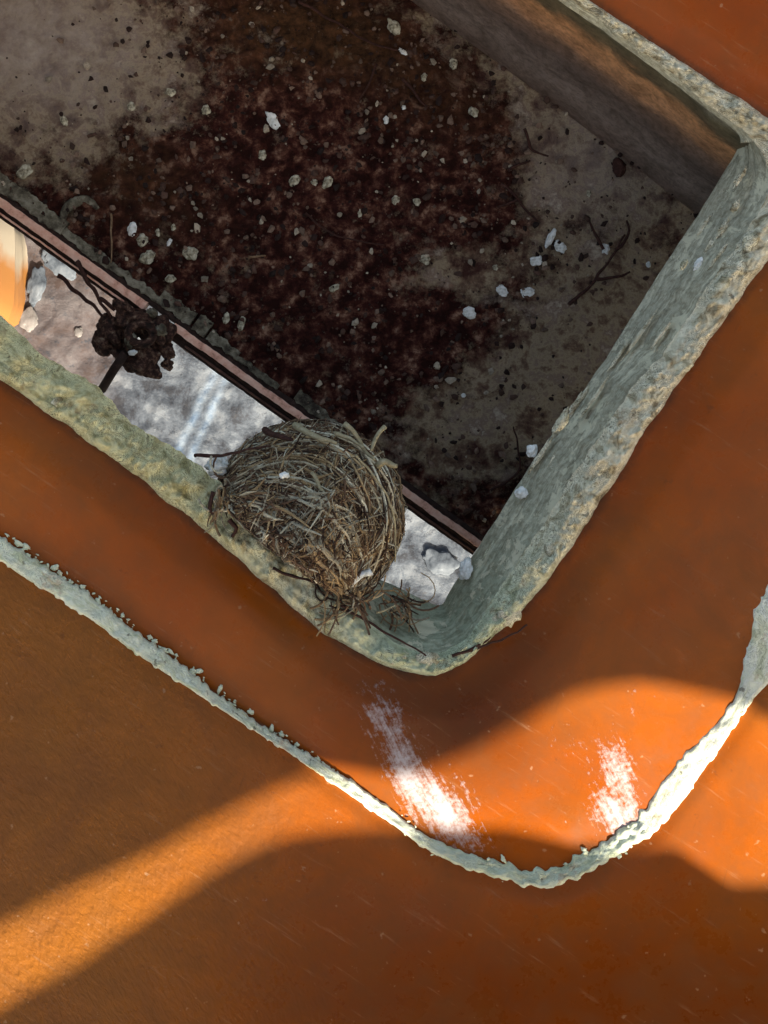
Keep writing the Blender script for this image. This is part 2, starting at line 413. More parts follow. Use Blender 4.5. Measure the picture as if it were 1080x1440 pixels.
def outer_pt(i, j):
    th = TH[i]
    r0 = rS(th) - 1; r1 = outer_r(th)
    if j >= OJ - 2:      # turned-down skirt of the sheet
        px, py = at(th, r1); z = -0.02 if j == OJ - 2 else -0.10
    else:
        t = j / (OJ - 3); r = r0 + (r1 - r0) * t; px, py = at(th, r)
        z = hz(px + 900, py) + 0.0035 * sm(0, 40, r - r0) - 0.02 * sm(0.8, 1, t)
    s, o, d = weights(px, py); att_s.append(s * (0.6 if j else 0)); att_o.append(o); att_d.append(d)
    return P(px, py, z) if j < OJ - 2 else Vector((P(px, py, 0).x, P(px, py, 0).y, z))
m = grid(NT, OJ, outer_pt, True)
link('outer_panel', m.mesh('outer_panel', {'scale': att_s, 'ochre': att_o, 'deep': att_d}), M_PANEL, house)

# rim: lumpy chalky crust on the cut edge of the sheet
LJ = 30
gr, al_, de_, ye_ = [], [], [], []
def green_at(px, py): return min(1, 0.75 * blob(px, py, 580, 900, 150, 120) + 0.35 * blob(px, py, 760, 900, 120, 160))
def rim_pt(i, j):
    th = TH[i]; al = ALONG[i]
    ra = rA(th) + 5.0 * N.noise(Vector((al / 40, 0.2, 0))) + 1.2 * N.noise(Vector((al / 8, 1.2, 0)))
    rb = rB(th) + 4 * N.noise(Vector((al / 22, 5.2, 0))) + 1.5 * N.noise(Vector((al / 7, 7.2, 0)))
    t = j / (LJ - 1); r = ra + (rb - ra) * t
    px, py = at(th, r)
    prof = math.sin(min(1, t * 5.5) * math.pi / 2) * (1 - 0.75 * sm(0.6, 1.0, t) * sm(0.0, 1, 1))
    ridg = 1 - abs(N.noise(Vector((px / 17, py / 17, 3.3)))) * 2
    z = -0.006 + prof * 0.0092 + prof * (0.0016 * fb(px / 24, py / 24, 2) + 0.0013 * ridg * sm(0.02, .2, t)) + prof * 0.0009 * fb(px / 6, py / 6, 7, 3)
    pl = N.noise(Vector((px / 30, py / 30, 21))) * 1.2 + 0.5 * N.noise(Vector((px / 9, py / 9, 25)))
    z += prof * 0.0020 * (sm(-.10, -.04, pl) + sm(.16, .22, pl) + sm(.4, .45, pl) - 1.2)
    z += 0.0022 * max(0, N.noise(Vector((px / 14 + 40, py / 14, 8))) - 0.25) * prof * 2
    gr.append(green_at(px, py)); al_.append(al / 1000); de_.append(t * abs(ra - rb) / 80); ye_.append(sm(520, 250, px))
    return P(px, py, z)
m = grid(NT, LJ, rim_pt, True)
link('chalky_rim', m.mesh('chalky_rim', {'green': gr, 'along': al_, 'depth': de_, 'yellow': ye_}), M_RIM, house)

# wall of the opening
WJ = 34
gr, al_, de_, tp_ = [], [], [], []
WS = 4
def warp(th): return th
def wall_pt(i, j):
    th = TH[i]; al = ALONG[i]; t = min(1, j / (WJ - 1 - WS)); back = max(0, j - (WJ - 1 - WS)) / WS
    rb = rB(th) + 4 * N.noise(Vector((al / 22, 5.2, 0))) + 1.5 * N.noise(Vector((al / 7, 7.2, 0)))
    tw = warp(th); rc = rC(tw) + 1.5 * N.noise(Vector((al / 30, 9.2, 0)))
    q0, q1 = at(th, rb), at(tw, rc)
    px, py = q0[0] + (q1[0] - q0[0]) * t, q0[1] + (q1[1] - q0[1]) * t
    ze = -0.045 if th > R(-4.5) and th < R(168) else -0.012
    z = -0.004 + (ze + 0.004) * t
    if back:
        px += (9 * back) * math.cos(tw); py += (9 * back) * math.sin(tw); z = ze + ((-0.205 if ze < -.03 else -0.03) - ze) * back
    n_ = 2.2 * fb(al / 90, t * 7, 3.0) * math.sin(math.pi * min(1, t * 1.02)) + 1.2 * fb(al / 20, t * 9, 5.0) * math.sin(math.pi * t)
    px += n_ * math.cos(th); py += n_ * math.sin(th)
    gr.append(green_at(px, py + 20)); al_.append(al / 1000); de_.append(t)
    x0, y0 = at(th, rb)
    tp_.append(0.0)
    return P(px, py, z)
m = grid(NT, WJ, wall_pt, True)
link('opening_wall', m.mesh('opening_wall', {'green': gr, 'along': al_, 'depth': de_, 'top': tp_}), M_WALL, house)

T0 = [(1075, 206), (1046, 184), (1008, 157), (950, 108), (803, 0), (600, -130), (160, -400)]
T1 = [(1010, 326), (985, 306), (946, 276), (870, 216), (740, 118), (590, 10), (300, -190)]
T0, T1 = catmull(T0, False, 1), catmull(T1, False, 1)
gr, al_, de_, tp_ = [], [], [], []
def far_pt(i, j):
    f = i / 399; t = j / 39
    a, b = T0[int(f * (len(T0) - 1))], T1[int(f * (len(T1) - 1))]
    n_ = 2.6 * fb(f * 9, t * 8, 3.0) * math.sin(math.pi * t)
    gr.append(0); al_.append(f * 1.1); de_.append(t); tp_.append(1)
    return P(a[0] + (b[0] - a[0]) * t - .57 * n_, a[1] + (b[1] - a[1]) * t + .82 * n_, -0.006 - 0.204 * t)
m = grid(400, 40, far_pt)
link('far_wall', m.mesh('far_wall', {'green': gr, 'along': al_, 'depth': de_, 'top': tp_}), M_WALL, house)

# seam bead between frame and outer panel
sw = [(-700, 24), (0, 16), (130, 15), (240, 14), (300, 10), (350, 8), (400, 8), (450, 11), (500, 14), (540, 13), (610, 13), (700, 15), (750, 16), (860, 15), (905, 19), (940, 25), (985, 20), (1035, 12), (1056, 20), (1072, 36), (1100, 46), (1700, 46)]
def lerp_tab(tab, x):
    for (a, b), (c, d) in zip(tab, tab[1:]):
        if a <= x <= c: return b + (d - b) * (x - a) / (c - a)
    return tab[-1][1]
gr, al_, de_ = [], [], []
SJ = 18
def bead_pt(i, j):
    th = TH[i]; r = rS(th); x0, y0 = at(th, r); al = ALONG[i]
    hw = lerp_tab(sw, max(-700, x0)) if y0 > 600 else 20
    c = math.cos(th - math.atan2(.82, -.57)); c = max(0.55, abs(c))
    lumpy = sm(560, 640, x0) * (1 - sm(900, 930, x0)) + 0.15
    a = hw * (1 + 0.18 * N.noise(Vector((al / 30, 3, 0))) + lumpy * 0.5 * N.noise(Vector((al / 9, 4, 0))))
    b_ = hw * (1 + 0.22 * N.noise(Vector((al / 24, 13, 0))) + lumpy * 0.6 * N.noise(Vector((al / 8, 14, 0))))
    a += 1.3 * N.noise(Vector((al / 4.5, 33, 0))) + (1.6 if N.noise(Vector((al / 12, 37, 0))) > .15 else -1); b_ += 1.3 * N.noise(Vector((al / 5, 43, 0))) + (2 if N.noise(Vector((al / 10, 47, 0))) > .1 else -1)
    t = j / (SJ - 1) * 2 - 1
    off = (t * a if t > 0 else t * b_) / (1.0 if y0 > 1150 else 1.0)
    px, py = at(th, r + off)
    z = -0.004 + 0.0072 * max(0, 1 - abs(t) ** 7) ** .5 + (1 - t * t) * (0.0012 * fb(px / 20, py / 20, 3) + lumpy * 0.0018 * fb(px / 9, py / 9, 8, 3)) + 0.0015 * t
    gr.append(min(1, 0.30 * sm(560, 300, px) + 0.62 * blob(px, py, 750, 1210, 190, 60))); al_.append(al / 1000); de_.append(t * .3)
    return P(px, py, z)
m = grid(NT, SJ, bead_pt, True)
link('seam_bead', m.mesh('seam_bead', {'green': gr, 'along': al_, 'depth': de_}), M_SEAM, house)
# crumbs of scale clinging along the crevice and on the bead (surface texture of the seam)
m = MB()
for k in range(238):
    x = random.uniform(-20, 560) if k < 200 else random.uniform(560, 920)
    th = None
    best = min(((abs(at(t, rS(t))[0] - x), t) for t in TH[::3] if at(t, rS(t))[1] > 650), default=None)
    th = best[1]
    off = -lerp_tab(sw, x) - random.uniform(-2, 9) if k < 200 else random.uniform(-20, 20)
    if k < 200 and N.noise(Vector((x / 35, 2, 2))) < -0.12: continue
    px, py = at(th, rS(th) + off)
    r = S * random.choice([.8, 1.1, 1.5, 2.2, 3.4])
    lump(m, P(px, py, -0.003 if k < 200 else 0.002), r * random.uniform(1, 2), r * random.uniform(.6, 1), r * .6, R(-36) + random.gauss(0, .6), 2, 0.6, seed=k)
mm = m.mesh('seam_crumbs', {'green': [0.3] * len(m.v)})
o = link('scale_crumbs', mm, M_SEAM, house); o['kind'] = 'stuff'
# blisters of scale on the right and left rim
for (x, y, a, b_, rot) in [(828, 688, 17, 11, 55), (846, 640, 9, 6, 20), (716, 862, 22, 15, 45), (790, 594, 14, 7, 60), (962, 372, 8, 4, 60), (962, 514, 14, 10, 30), (690, 880, 18, 10, 50), (905, 560, 8, 6, 0), (80, 566, 10, 7, 40), (602, 926, 16, 10, 0), (560, 925, 14, 8, 20), (775, 770, 12, 8, 50), (1015, 400, 16, 8, 50), (1055, 340, 14, 9, 50)]:
    m = MB(); lump(m, P(x, y, 0.001), a * S, b_ * S, 0.0035, -R(-rot), 3, 0.25, seed=x, freq=2.2)
    link('scale_blister', m.mesh('scale_blister', {'green': [0.1] * len(m.v), 'along': [x / 777 + v.x * 2.2 for v in m.v], 'depth': [v.y * 24 for v in m.v]}), M_RIM, house)

# ------------------------------------------------------------------ tray hanging under the opening
ZT = -0.212
tray = thing('debris_tray', 'dirty dark metal tray full of soil and droppings below the opening', 'tray', P(500, 400, ZT))
E0, E1 = Vector((0, 283)), Vector((664, 757))
ed = (E1 - E0).normalized(); en = Vector((ed.y, -ed.x))     # en points up-right in the photo
def tray_px(u, v):
    q = E0 + ed * u + en * v; return q.x, q.y
a1, a2, a3, a4 = [], [], [], []
TU, TV = 360, 300
U0, U1, V1 = -260, 1000, 900
def soil_w(x, y):
    s = 0.86
    s -= 1.1 * blob(x, y, 20, 40, 210, 130, 10) + 0.35 * blob(x, y, 60, 200, 110, 80)
    s -= 0.62 * blob(x, y, 800, 230, 70, 120, 20) + 0.5 * blob(x, y, 900, 330, 80, 160, 30) + 0.8 * blob(x, y, 640, 385, 70, 40) + 0.85 * blob(x, y, 800, 490, 150, 90, -50)
    s -= 0.55 * blob(x, y, 660, 600, 120, 90, -30) + 0.5 * blob(x, y, 740, 130, 230, 50, 38) + 0.2 * blob(x, y, 260, 340, 60, 40)
    s += 0.5 * blob(x, y, 600, 470, 70, 60) + 0.15 * blob(x, y, 320, 200, 150, 120) - .28 * blob(x, y, 200, 110, 160, 60, 20)
    return s
def tray_pt(i, j):
    u = U0 + (U1 - U0) * i / (TU - 1); v = V1 * (j / (TV - 1)) + 6
    x, y = tray_px(u, v)
    s = soil_w(x, y) + 0.22 * fb(x / 60, y / 60, 3)
    a1.append(max(0, min(1, s)))
    a2.append(min(1, 0.75 * blob(x, y, 30, 50, 170, 110, 10) + 0.35 * blob(x, y, 830, 230, 110, 80)))
    a3.append(min(1, 0.9 * blob(x, y, 400, 40, 140, 60) + 0.7 * blob(x, y, 560, 100, 160, 60, 30) + 0.6 * blob(x, y, 180, 240, 120, 60, 30)))
    z = ZT + 0.004 * sm(0.2, .9, s) * (1 + fb(x / 30, y / 30, 1)) * sm(0, 60, v) + 0.0018 * fb(x / 9, y / 9, 5, 3) * sm(0.1, .8, s)
    return P(x, y, z)
m = grid(TU, TV, tray_pt)
link('tray_floor', m.mesh('tray_floor', {'soil': a1, 'pale': a2, 'rust': a3}), M_TRAY, tray)
def bar(name, u0, u1, v0, v1, z0, z1, m_, parent, jit=0.0, seed=0, n=160, nj=5):
    # a long bar with a slightly uneven top and edges
    def f(i, j):
        u = u0 + (u1 - u0) * i / (n - 1)
        ring = [(v0, z0), (v0, z1), ((v0 + v1) / 2, z1 + 0.0004), (v1, z1), (v1, z0)]
        v, z = ring[j]
        v += jit * fb(u / 14, seed, 0) + jit * 1.2 * N.noise(Vector((u / 60, seed, j)))
        x, y = tray_px(u, v)
        p = P(x, y, z1); p.z = z + (0.0006 * fb(u / 20, j, seed) if z == z1 else 0); return p
    mm = grid(n, 5, f)
    mm.f.append((0, 1, 2, 3, 4)); b = (n - 1) * 5; mm.f.append((b + 4, b + 3, b + 2, b + 1, b))
    return link(name, mm.mesh(name), m_, parent, False)
M_PINK = plain('bare_copper_edge', [(0.3, (0.36, 0.15, 0.11)), (0.45, (0.78, 0.42, 0.32)), (0.6, (0.88, 0.56, 0.45))], 120, 0.5, 0.4)
M_DARK = plain('dark_rust', [(0.3, (0.012, 0.007, 0.006)), (0.55, (0.035, 0.018, 0.014)), (0.75, (0.09, 0.05, 0.04))], 200, 0.8, 0.7)
M_CEM = plain('grey_crust', [(0.38, (0.03, 0.022, 0.017)), (0.5, (0.13, 0.115, 0.085)), (0.62, (0.27, 0.25, 0.20))], 90, 0.85, 0.7)
bar('copper_edge', -260, 252, -7, 5, ZT - 0.004, ZT + 0.006, M_PINK, tray, 1.0, 1)
bar('copper_edge', 300, 830, -6, 4, ZT - 0.004, ZT + 0.006, M_PINK, tray, 1.2, 2)
bar('dark_edge', -260, 830, -19, -9, ZT - 0.012, ZT - 0.002, M_DARK, tray, 1.2, 3)
bar('inner_edge', -260, 830, -10, -5.5, ZT - 0.012, ZT + 0.001, M_DARK, tray, 0.8, 4)
bar('inner_edge', -260, 830, 3.5, 12, ZT - 0.012, ZT + 0.003, M_DARK, tray, 0.8, 4)
bar('thin_wire', -260, 250, -15, -12.5, ZT - 0.003, ZT + 0.002, M_PINK, tray, 0.6, 6)
bar('thin_wire', 330, 830, -16, -13, ZT - 0.003, ZT + 0.001, plain('dull_copper', [(0.3, (0.06, 0.03, 0.025)), (0.7, (0.16, 0.08, 0.06))], 150), tray, 0.6, 7)
# broken slabs of grey crust along the tray edge
for k, (u0, u1, w_) in enumerate([(-60, 96, 22), (93, 262, 12), (258, 318, 20), (320, 344, 24), (347, 398, 16), (384, 470, 8), (500, 590, 15)]):
    bar('crust_slab', u0 + 3 * math.sin(k * 7), u1, 11, 11 + w_, ZT - 0.002, ZT + 0.0055 + .001 * math.sin(k * 5), M_CEM, tray, 4.5, 20 + k, n=60)

# ---- countable bits lying on the tray
M_WHITE = plain('dropping_white', [(0.35, (0.45, 0.45, 0.42)), (0.5, (0.74, 0.76, 0.76)), (0.65, (0.88, 0.90, 0.92))], 260, 0.8, 0.6)
M_GREEN = plain('crumb_greenish', [(0.38, (0.12, 0.10, 0.07)), (0.5, (0.36, 0.33, 0.25)), (0.62, (0.60, 0.57, 0.47))], 260, 0.85, 0.6)
def chip(x, y, a, b_, rot, m_, label, z=ZT + 0.005, hz_=0.6, group='pale crumbs and droppings on the tray floor', name='pale_crumb', cat='crumb'):
    m = MB(); k = (H - z) / H
    lump(m, Vector((0, 0, 0)), a * S * k, b_ * S * k, min(a, b_) * S * hz_ * k, -R(rot), 4, 0.26, seed=x * .37 + y, freq=1.5)
    o = link(name, m.mesh(name), m_); o.location = P(x, y, z)
    return tag(o, label, cat, group)
W, G = M_WHITE, M_GREEN
cl = [
 (186, 323, 8, 13, 10, W, 'smooth bluish white pebble, upper left of the pair near the tray edge'),
 (200, 338, 10, 11, 30, G, 'pale green crumb touching the bluish white pebble'),
 (207, 362, 11, 15, 60, G, 'long greenish crumb below the bluish white pebble'),
 (268, 356, 12, 13, 0, G, 'round grey green crumb alone right of the pebble cluster'),
 (238, 341, 4, 7, 30, W, 'narrow white chip between the pebble cluster and the round crumb'),
 (222, 327, 4, 7, 0, G, 'small yellowish upright chip above the narrow white chip'),
 (244, 320, 4, 6, 0, G, 'tiny pale chip highest beside the pebble cluster'),
 (240, 392, 9, 7, 10, G, 'flat pale crumb just above the crusted tray edge'),
 (384, 170, 8, 17, -30, W, 'tall white flake in the dark soil at upper centre'),
 (369, 218, 7, 9, 0, G, 'dull white crumb beneath the tall white flake'),
 (414, 254, 8, 11, 40, G, 'yellowish pebble left of a matching pair on dark soil'),
 (461, 256, 8, 12, 30, G, 'yellowish curved pebble right of a matching pair on dark soil'),
 (442, 257, 6, 6, 0, G, 'small brownish pebble between the two yellowish ones'),
 (554, 38, 9, 15, -35, G, 'large oval pebble near the top edge of the tray'),
 (567, 73, 9, 4, 35, W, 'thin white sliver below the large oval pebble'),
 (597, 108, 6, 8, 10, G, 'small pale pebble between the sliver and the oval seed'),
 (638, 90, 7, 9, -10, G, 'round pale pebble right of the thin sliver'),
 (666, 159, 9, 12, -30, G, 'pale oval seed on dark soil at upper centre right'),
 (543, 169, 5, 7, 10, W, 'bright white crumb on the darkest soil'),
 (568, 151, 4, 4, 0, W, 'white dot above the darkest soil patch'),
 (586, 284, 6, 7, 0, G, 'pale ringed pebble in the middle of the soil'),
 (556, 281, 7, 8, 0, G, 'brown grey pebble next to the pale ringed pebble'),
 (774, 335, 6, 18, 25, W, 'forked white dropping, upright streak on the grey slab'),
 (788, 347, 12, 9, 30, W, 'broad white dropping joined to the upright streak'),
 (755, 367, 12, 9, -20, W, 'bluish white dropping lower left of the forked one'),
 (742, 411, 12, 9, -10, W, 'rounded white dropping right of a matching pair on grey slab'),
 (706, 409, 11, 8, 40, W, 'rounded white dropping left of a matching pair on grey slab'),
 (660, 440, 12, 10, 20, W, 'pale dropping at the lower left end of the dropping trail'),
 (851, 350, 8, 9, 0, W, 'white dropping beside the dark branching twig'),
 (912, 372, 4, 5, 0, W, 'tiny white dropping nearest the grey wall'),
 (828, 272, 4, 6, 0, G, 'tiny cream pebble above the forked white dropping'),
 (697, 376, 5, 5, 0, G, 'cream speck above the pair of rounded droppings'),
 (598, 365, 10, 8, 0, G, 'grey crumb at the left corner of the grey slab'),
 (470, 405, 9, 6, -30, G, 'grey flake in dark soil left of the slab'),
 (318, 448, 6, 10, 10, G, 'upright grey crumb above the copper edge'),
 (340, 455, 6, 13, 15, G, 'tall grey crumb next to the upright one above copper edge'),
 (90, 170, 10, 6, 60, G, 'beige flake on the brown soil at upper left'),
 (290, 155, 8, 9, 0, G, 'tan pebble in soil left of the tall white flake'),
 (35, 242, 10, 14, 50, G, 'pale grey lump at the left border of the tray'),
 (505, 300, 5, 9, 0, G, 'thin upright grey chip at the tray centre'),
 (395, 408, 5, 5, 0, W, 'white speck below the tray centre'),
 (652, 556, 4, 4, 0, W, 'white speck on the lower brown patch of the tray'),
 (240, 130, 9, 7, 0, G, 'beige crumb on the border of grey slab and soil'),
 (185, 150, 7, 8, 0, G, 'small beige crumb at the left soil border'),
]
for (x, y, a, b_, rot, m_, lab) in cl: chip(x, y, a * .78, b_ * .78, rot, m_, lab)
# curved pale chip at left
m = MB(); z = ZT + 0.005
tube(m, [P(x, y, z) for x, y in catmull([(88, 312), (92, 296), (106, 284), (124, 282), (138, 294)], False, 3)], lambda t: 0.0042 * math.sin(0.5 + 2.3 * t), 8)
for v in m.v: v.z = z + (v.z - z) * 0.5
tag(link('pale_crumb', m.mesh('pale_crumb'), M_CEM), 'curved grey flake of crust like a hook at the left of the tray', 'crumb', 'pale crumbs and droppings on the tray floor')
for (x, y, a, b_, rot, f) in [(790, 594, 9, 19, 32, .93), (812, 566, 5, 22, 34, .9), (760, 640, 4, 26, 34, .8), (776, 650, 4, 16, 30, .7), (996, 350, 4, 18, 30, .5), (1016, 322, 5, 13, 30, .4), (1034, 290, 5, 9, 30, .3), (990, 318, 4, 16, 33, .8), (968, 350, 3, 14, 33, .9), (1040, 250, 4, 14, 33, .3), (930, 470, 3, 20, 35, .15), (1010, 360, 3, 22, 35, .2), (835, 560, 3, 30, 35, .5), (900, 470, 3, 34, 35, .5), (870, 500, 3, 24, 35, .7), (730, 780, 3, 22, 33, .3), (690, 770, 3, 18, 33, .8), (700, 800, 4, 22, 33, .5)]:
    m = MB(); z = -0.004 - 0.041 * f; k = (H - z) / H
    lump(m, P(x, y, z + .001), a * S * k * .8, b_ * S * k, 0.0022, -R(rot), 4, 0.45, seed=x * .3, freq=2.2)
    link('crust_flake', m.mesh('crust_flake', {'green': [0.0 if y < 700 else .4] * len(m.v), 'along': [x / 900 + v.x * 2.2 for v in m.v], 'depth': [v.y * 20 for v in m.v]}), M_RIM, house)
# droppings on the wall
for (x, y, a, b_, rot, zz, lab) in [(748, 634, 8, 9, 20, -0.042, 'white dropping stuck high on the grey side wall'),
                                 (733, 693, 9, 8, 0, -0.030, 'white dropping stuck midway down the grey side wall'),
                                 (655, 800, 9, 16, 10, -0.034, 'long white dropping stuck low on the wall near the corner'),
                                 (982, 371, 5, 10, 30, -0.020, 'narrow cream dropping near the top of the side wall')]:
    chip(x, y, a, b_, rot, W, lab, zz, 0.8, 'droppings on the side wall', 'wall_dropping', 'dropping')
# loose crumbs nobody could count
m = MB(); M_CRUMB = fibre_material('soil_crumbs')
for k in range(7500):
    x, y = tray_px(random.uniform(-120, 860), random.uniform(18, 760))
    s = soil_w(x, y)
    if random.random() > 0.3 + 0.7 * s: continue
    if N.noise(Vector((x / 50, y / 50, 9))) < random.uniform(-.5, .25): continue
    r = S * 1.2 * random.choice([1, 1.3, 1.6, 2.2, 3.2, 4.5]) * random.uniform(.7, 1.1)
    q = random.random()
    c = (0.022, 0.008, 0.006) if q < .38 else (0.085, 0.045, 0.034) if q < .68 else (0.19, 0.125, 0.095) if q < .92 else (0.40, 0.34, 0.27)
    fq = random.uniform(.6, 1.3); c = tuple(v * fq for v in c)
    lump(m, P(x, y, ZT + 0.006 + random.uniform(-.001, .001)), r * random.uniform(.8, 1.7), r, r * .6, random.random() * 6, 1, 0.5, col=c, seed=k)
tag(link('soil_crumbs', m.mesh('soil_crumbs', None, m.col), M_CRUMB, None, False), 'loose brown soil crumbs scattered over the tray floor', 'soil', kind='stuff')
# twigs on the tray
M_TWIG = plain('dark_twig', [(0.3, (0.02, 0.007, 0.006)), (0.55, (0.055, 0.02, 0.015)), (0.75, (0.12, 0.06, 0.045))], 300, 0.8, 0.5)
M_STRAW = plain('straw', [(0.3, (0.10, 0.06, 0.035)), (0.55, (0.24, 0.15, 0.09)), (0.75, (0.40, 0.30, 0.2))], 300, 0.8, 0.5)
def twig(lines, label, m_=M_TWIG, z=ZT + 0.008, r=0.0013, name='twig', group='dark twigs on the tray floor', parent=None, top=True, cat='twig'):
    m = MB()
    for ln in lines:
        pts = [P(p[0], p[1], p[2] if len(p) > 2 else z) for p in catmull(ln, False, 5)]
        ph = random.random() * 50
        pts = [p + Vector((N.noise(Vector((i * .3, ph, 0))), N.noise(Vector((i * .3, ph, 5))), N.noise(Vector((i * .3, ph, 9))) * .6)) * r * 1.1 for i, p in enumerate(pts)]
        tube(m, pts, lambda t, r=r, ph=ph: r * (1.1 - 0.55 * t) * (1 + .25 * N.noise(Vector((t * 9, ph, 1)))), 6)
    o = link(name, m.mesh(name), m_, parent)
    if not parent: tag(o, label, cat, group)
    return o
twig([[(800, 428), (826, 406), (848, 378), (866, 352), (878, 330)], [(838, 392), (866, 390), (886, 384)], [(848, 352), (838, 330), (830, 312)], [(866, 352), (884, 330), (882, 310)]], 'dark branching twig on the grey slab below the dark hole')
twig([[(706, 258), (728, 280), (754, 312)], [(728, 280), (700, 292)]], 'short dark forked twig left of the branching one')
twig([[(738, 180), (748, 210), (770, 220)], [(715, 240), (745, 225)]], 'thin dark crossed twig near the upper wall')
twig([[(566, 110), (584, 132), (600, 152)]], 'reddish diagonal twig among the upper crumbs')
twig([[(420, 2), (470, 30), (520, 60), (560, 70)]], 'long dark root near the top of the tray', r=0.0012)
twig([[(156, 300), (157, 345), (156, 370)]], 'thin upright straw left of the pebble cluster', M_STRAW, r=0.0009)
twig([[(350, 362), (374, 360)]], 'short tan straw lying level in the soil', M_STRAW, r=0.0011)
twig([[(690, 690), (730, 660), (722, 600)]], 'thin curled dark root at the lower end of the tray', r=0.001)
twig([[(530, 90), (518, 120), (505, 140)]], 'short reddish root left of the bright white crumb', r=0.0009)
twig([[(430, 300), (470, 330), (540, 345)]], 'faint brown root across the tray centre', r=0.0008)
m = MB(); lump(m, Vector((0, 0, 0)), 0.0050, 0.0072, 0.002, 0, 3, 0.25, seed=3)
o = link('dark_seed', m.mesh('dark_seed'), M_TWIG); o.location = P(870, 236, ZT + 0.01); tag(o, 'dark red brown oval seed pod on the tray near the far corner', 'seed pod')

# ------------------------------------------------------------------ rusted bolt lump on the tray edge
M_RUST = plain('clotted_rust', [(0.38, (0.010, 0.005, 0.004)), (0.5, (0.05, 0.020, 0.015)), (0.58, (0.13, 0.07, 0.05)), (0.68, (0.24, 0.20, 0.15))], 210, 0.8, 1.0)
ZB = ZT + 0.012
bolt = thing('rusted_bracket', 'black clotted rusty bracket clamped to the copper tray edge above the gap', 'bracket', P(190, 480, ZB))
m = MB()
for k, (x, y, a, b_, rot, dz) in enumerate([(188, 452, 26, 20, 40, 0), (158, 470, 26, 17, 60, -.006), (220, 468, 24, 24, 10, -.002), (196, 505, 34, 22, 20, -.004), (232, 492, 16, 12, 30, -.01), (148, 482, 15, 18, 0, -.01), (236, 512, 8, 8, 0, -.012), (176, 436, 16, 10, 40, .002)]):
    lump(m, P(x, y, ZB + dz), a * S * 1.2, b_ * S * 1.2, 0.010, -R(rot), 4, 0.34, seed=k * 3.1, freq=1.35)
link('rust_mass', m.mesh('rust_mass'), M_RUST, bolt)
m = MB(); tube(m, [P(176, 497, ZB + .010), P(160, 520, ZB + .002), P(143, 548, ZB - 0.01)], 0.0035, 10); link('rod', m.mesh('rod'), M_DARK, bolt)
m = MB()   # ring-shaped nut
ring = []
for k in range(25):
    a = 2 * math.pi * k / 24; ring.append(P(198 + 17 * math.cos(a), 470 + 14 * math.sin(a), ZB + .014))
tube(m, ring, 0.0034, 8); link('ring_nut', m.mesh('ring_nut'), M_RUST, bolt)
m = MB(); lump(m, P(184, 478, ZB + .012), 9 * S, 13 * S, .005, -.4, 3, .3, seed=4); lump(m, P(226, 464, ZB + .008), 11 * S, 9 * S, .006, -.4, 3, .3, seed=9)
lump(m, P(214, 440, ZB + .002), 9 * S, 8 * S, .006, -.4, 3, .3, seed=2)
link('grey_crust', m.mesh('grey_crust'), M_CEM, bolt)
m = MB(); lump(m, P(187, 496, ZB + .013), 7 * S, 4.5 * S, .003, .2, 3, .3, seed=14); link('pale_chip', m.mesh('pale_chip'), M_WHITE, bolt)
twig([[(82, 388), (108, 410), (134, 434), (158, 456)]], 'straight dark twig poking from the rusty bracket', z=ZB, r=.0017, group='twigs poking from the rusty bracket')
twig([[(108, 368), (122, 394), (140, 420), (156, 448)], [(120, 388), (112, 376)], [(140, 420), (162, 436)]], 'forked dark twig lying across the copper edge', z=ZB + .004, r=.0018, group='twigs poking from the rusty bracket')

# ------------------------------------------------------------------ bird nest wedged on the rim
nest = thing('bird_nest', 'bird nest of woven dry grass wedged in the corner of the opening', 'nest', P(430, 740, 0))
P1, P2 = Vector((302, 700)), Vector((492, 846))
mid = (P1 + P2) / 2; ax = (P2 - P1).normalized(); nn = Vector((ax.y, -ax.x)); half = (P2 - P1).length / 2
CN, RN = Vector((430, 737)), 136.0
def nest_z(x, y, lift=0):
    d = Vector((x, y)) - CN
    q = min(1, (d.length / (RN + 5)) ** 2)
    # dome that shelves off towards the lip side
    side = (Vector((x, y)) - mid).dot(nn)
    z = -0.052 + 0.098 * math.sqrt(1 - q * .995) + 0.009 * fb(x / 48, y / 48, 2.2, 3)
    if side < 30: z -= 0.010 * sm(30, -30, side)
    return z + lift
def arc(s, k):
    # member of the family of arcs through both ends of the nest, sagitta k
    sag = k * 190.0
    if abs(sag) < 3: sag = 3
    Rr = (half * half + sag * sag) / (2 * sag)
    c = mid + nn * (sag - Rr)
    a_half = math.atan2(half, (Rr - sag) ) if sag > 0 else math.atan2(half, -(Rr - sag))
    if sag > 0:
        a = -a_half + 2 * a_half * s
        return c + nn * (Rr * math.cos(a)) + ax * (Rr * math.sin(a))
    Rr = -Rr
    a = -a_half + 2 * a_half * s
    return c - nn * (Rr * math.cos(a)) + ax * (Rr * math.sin(a))
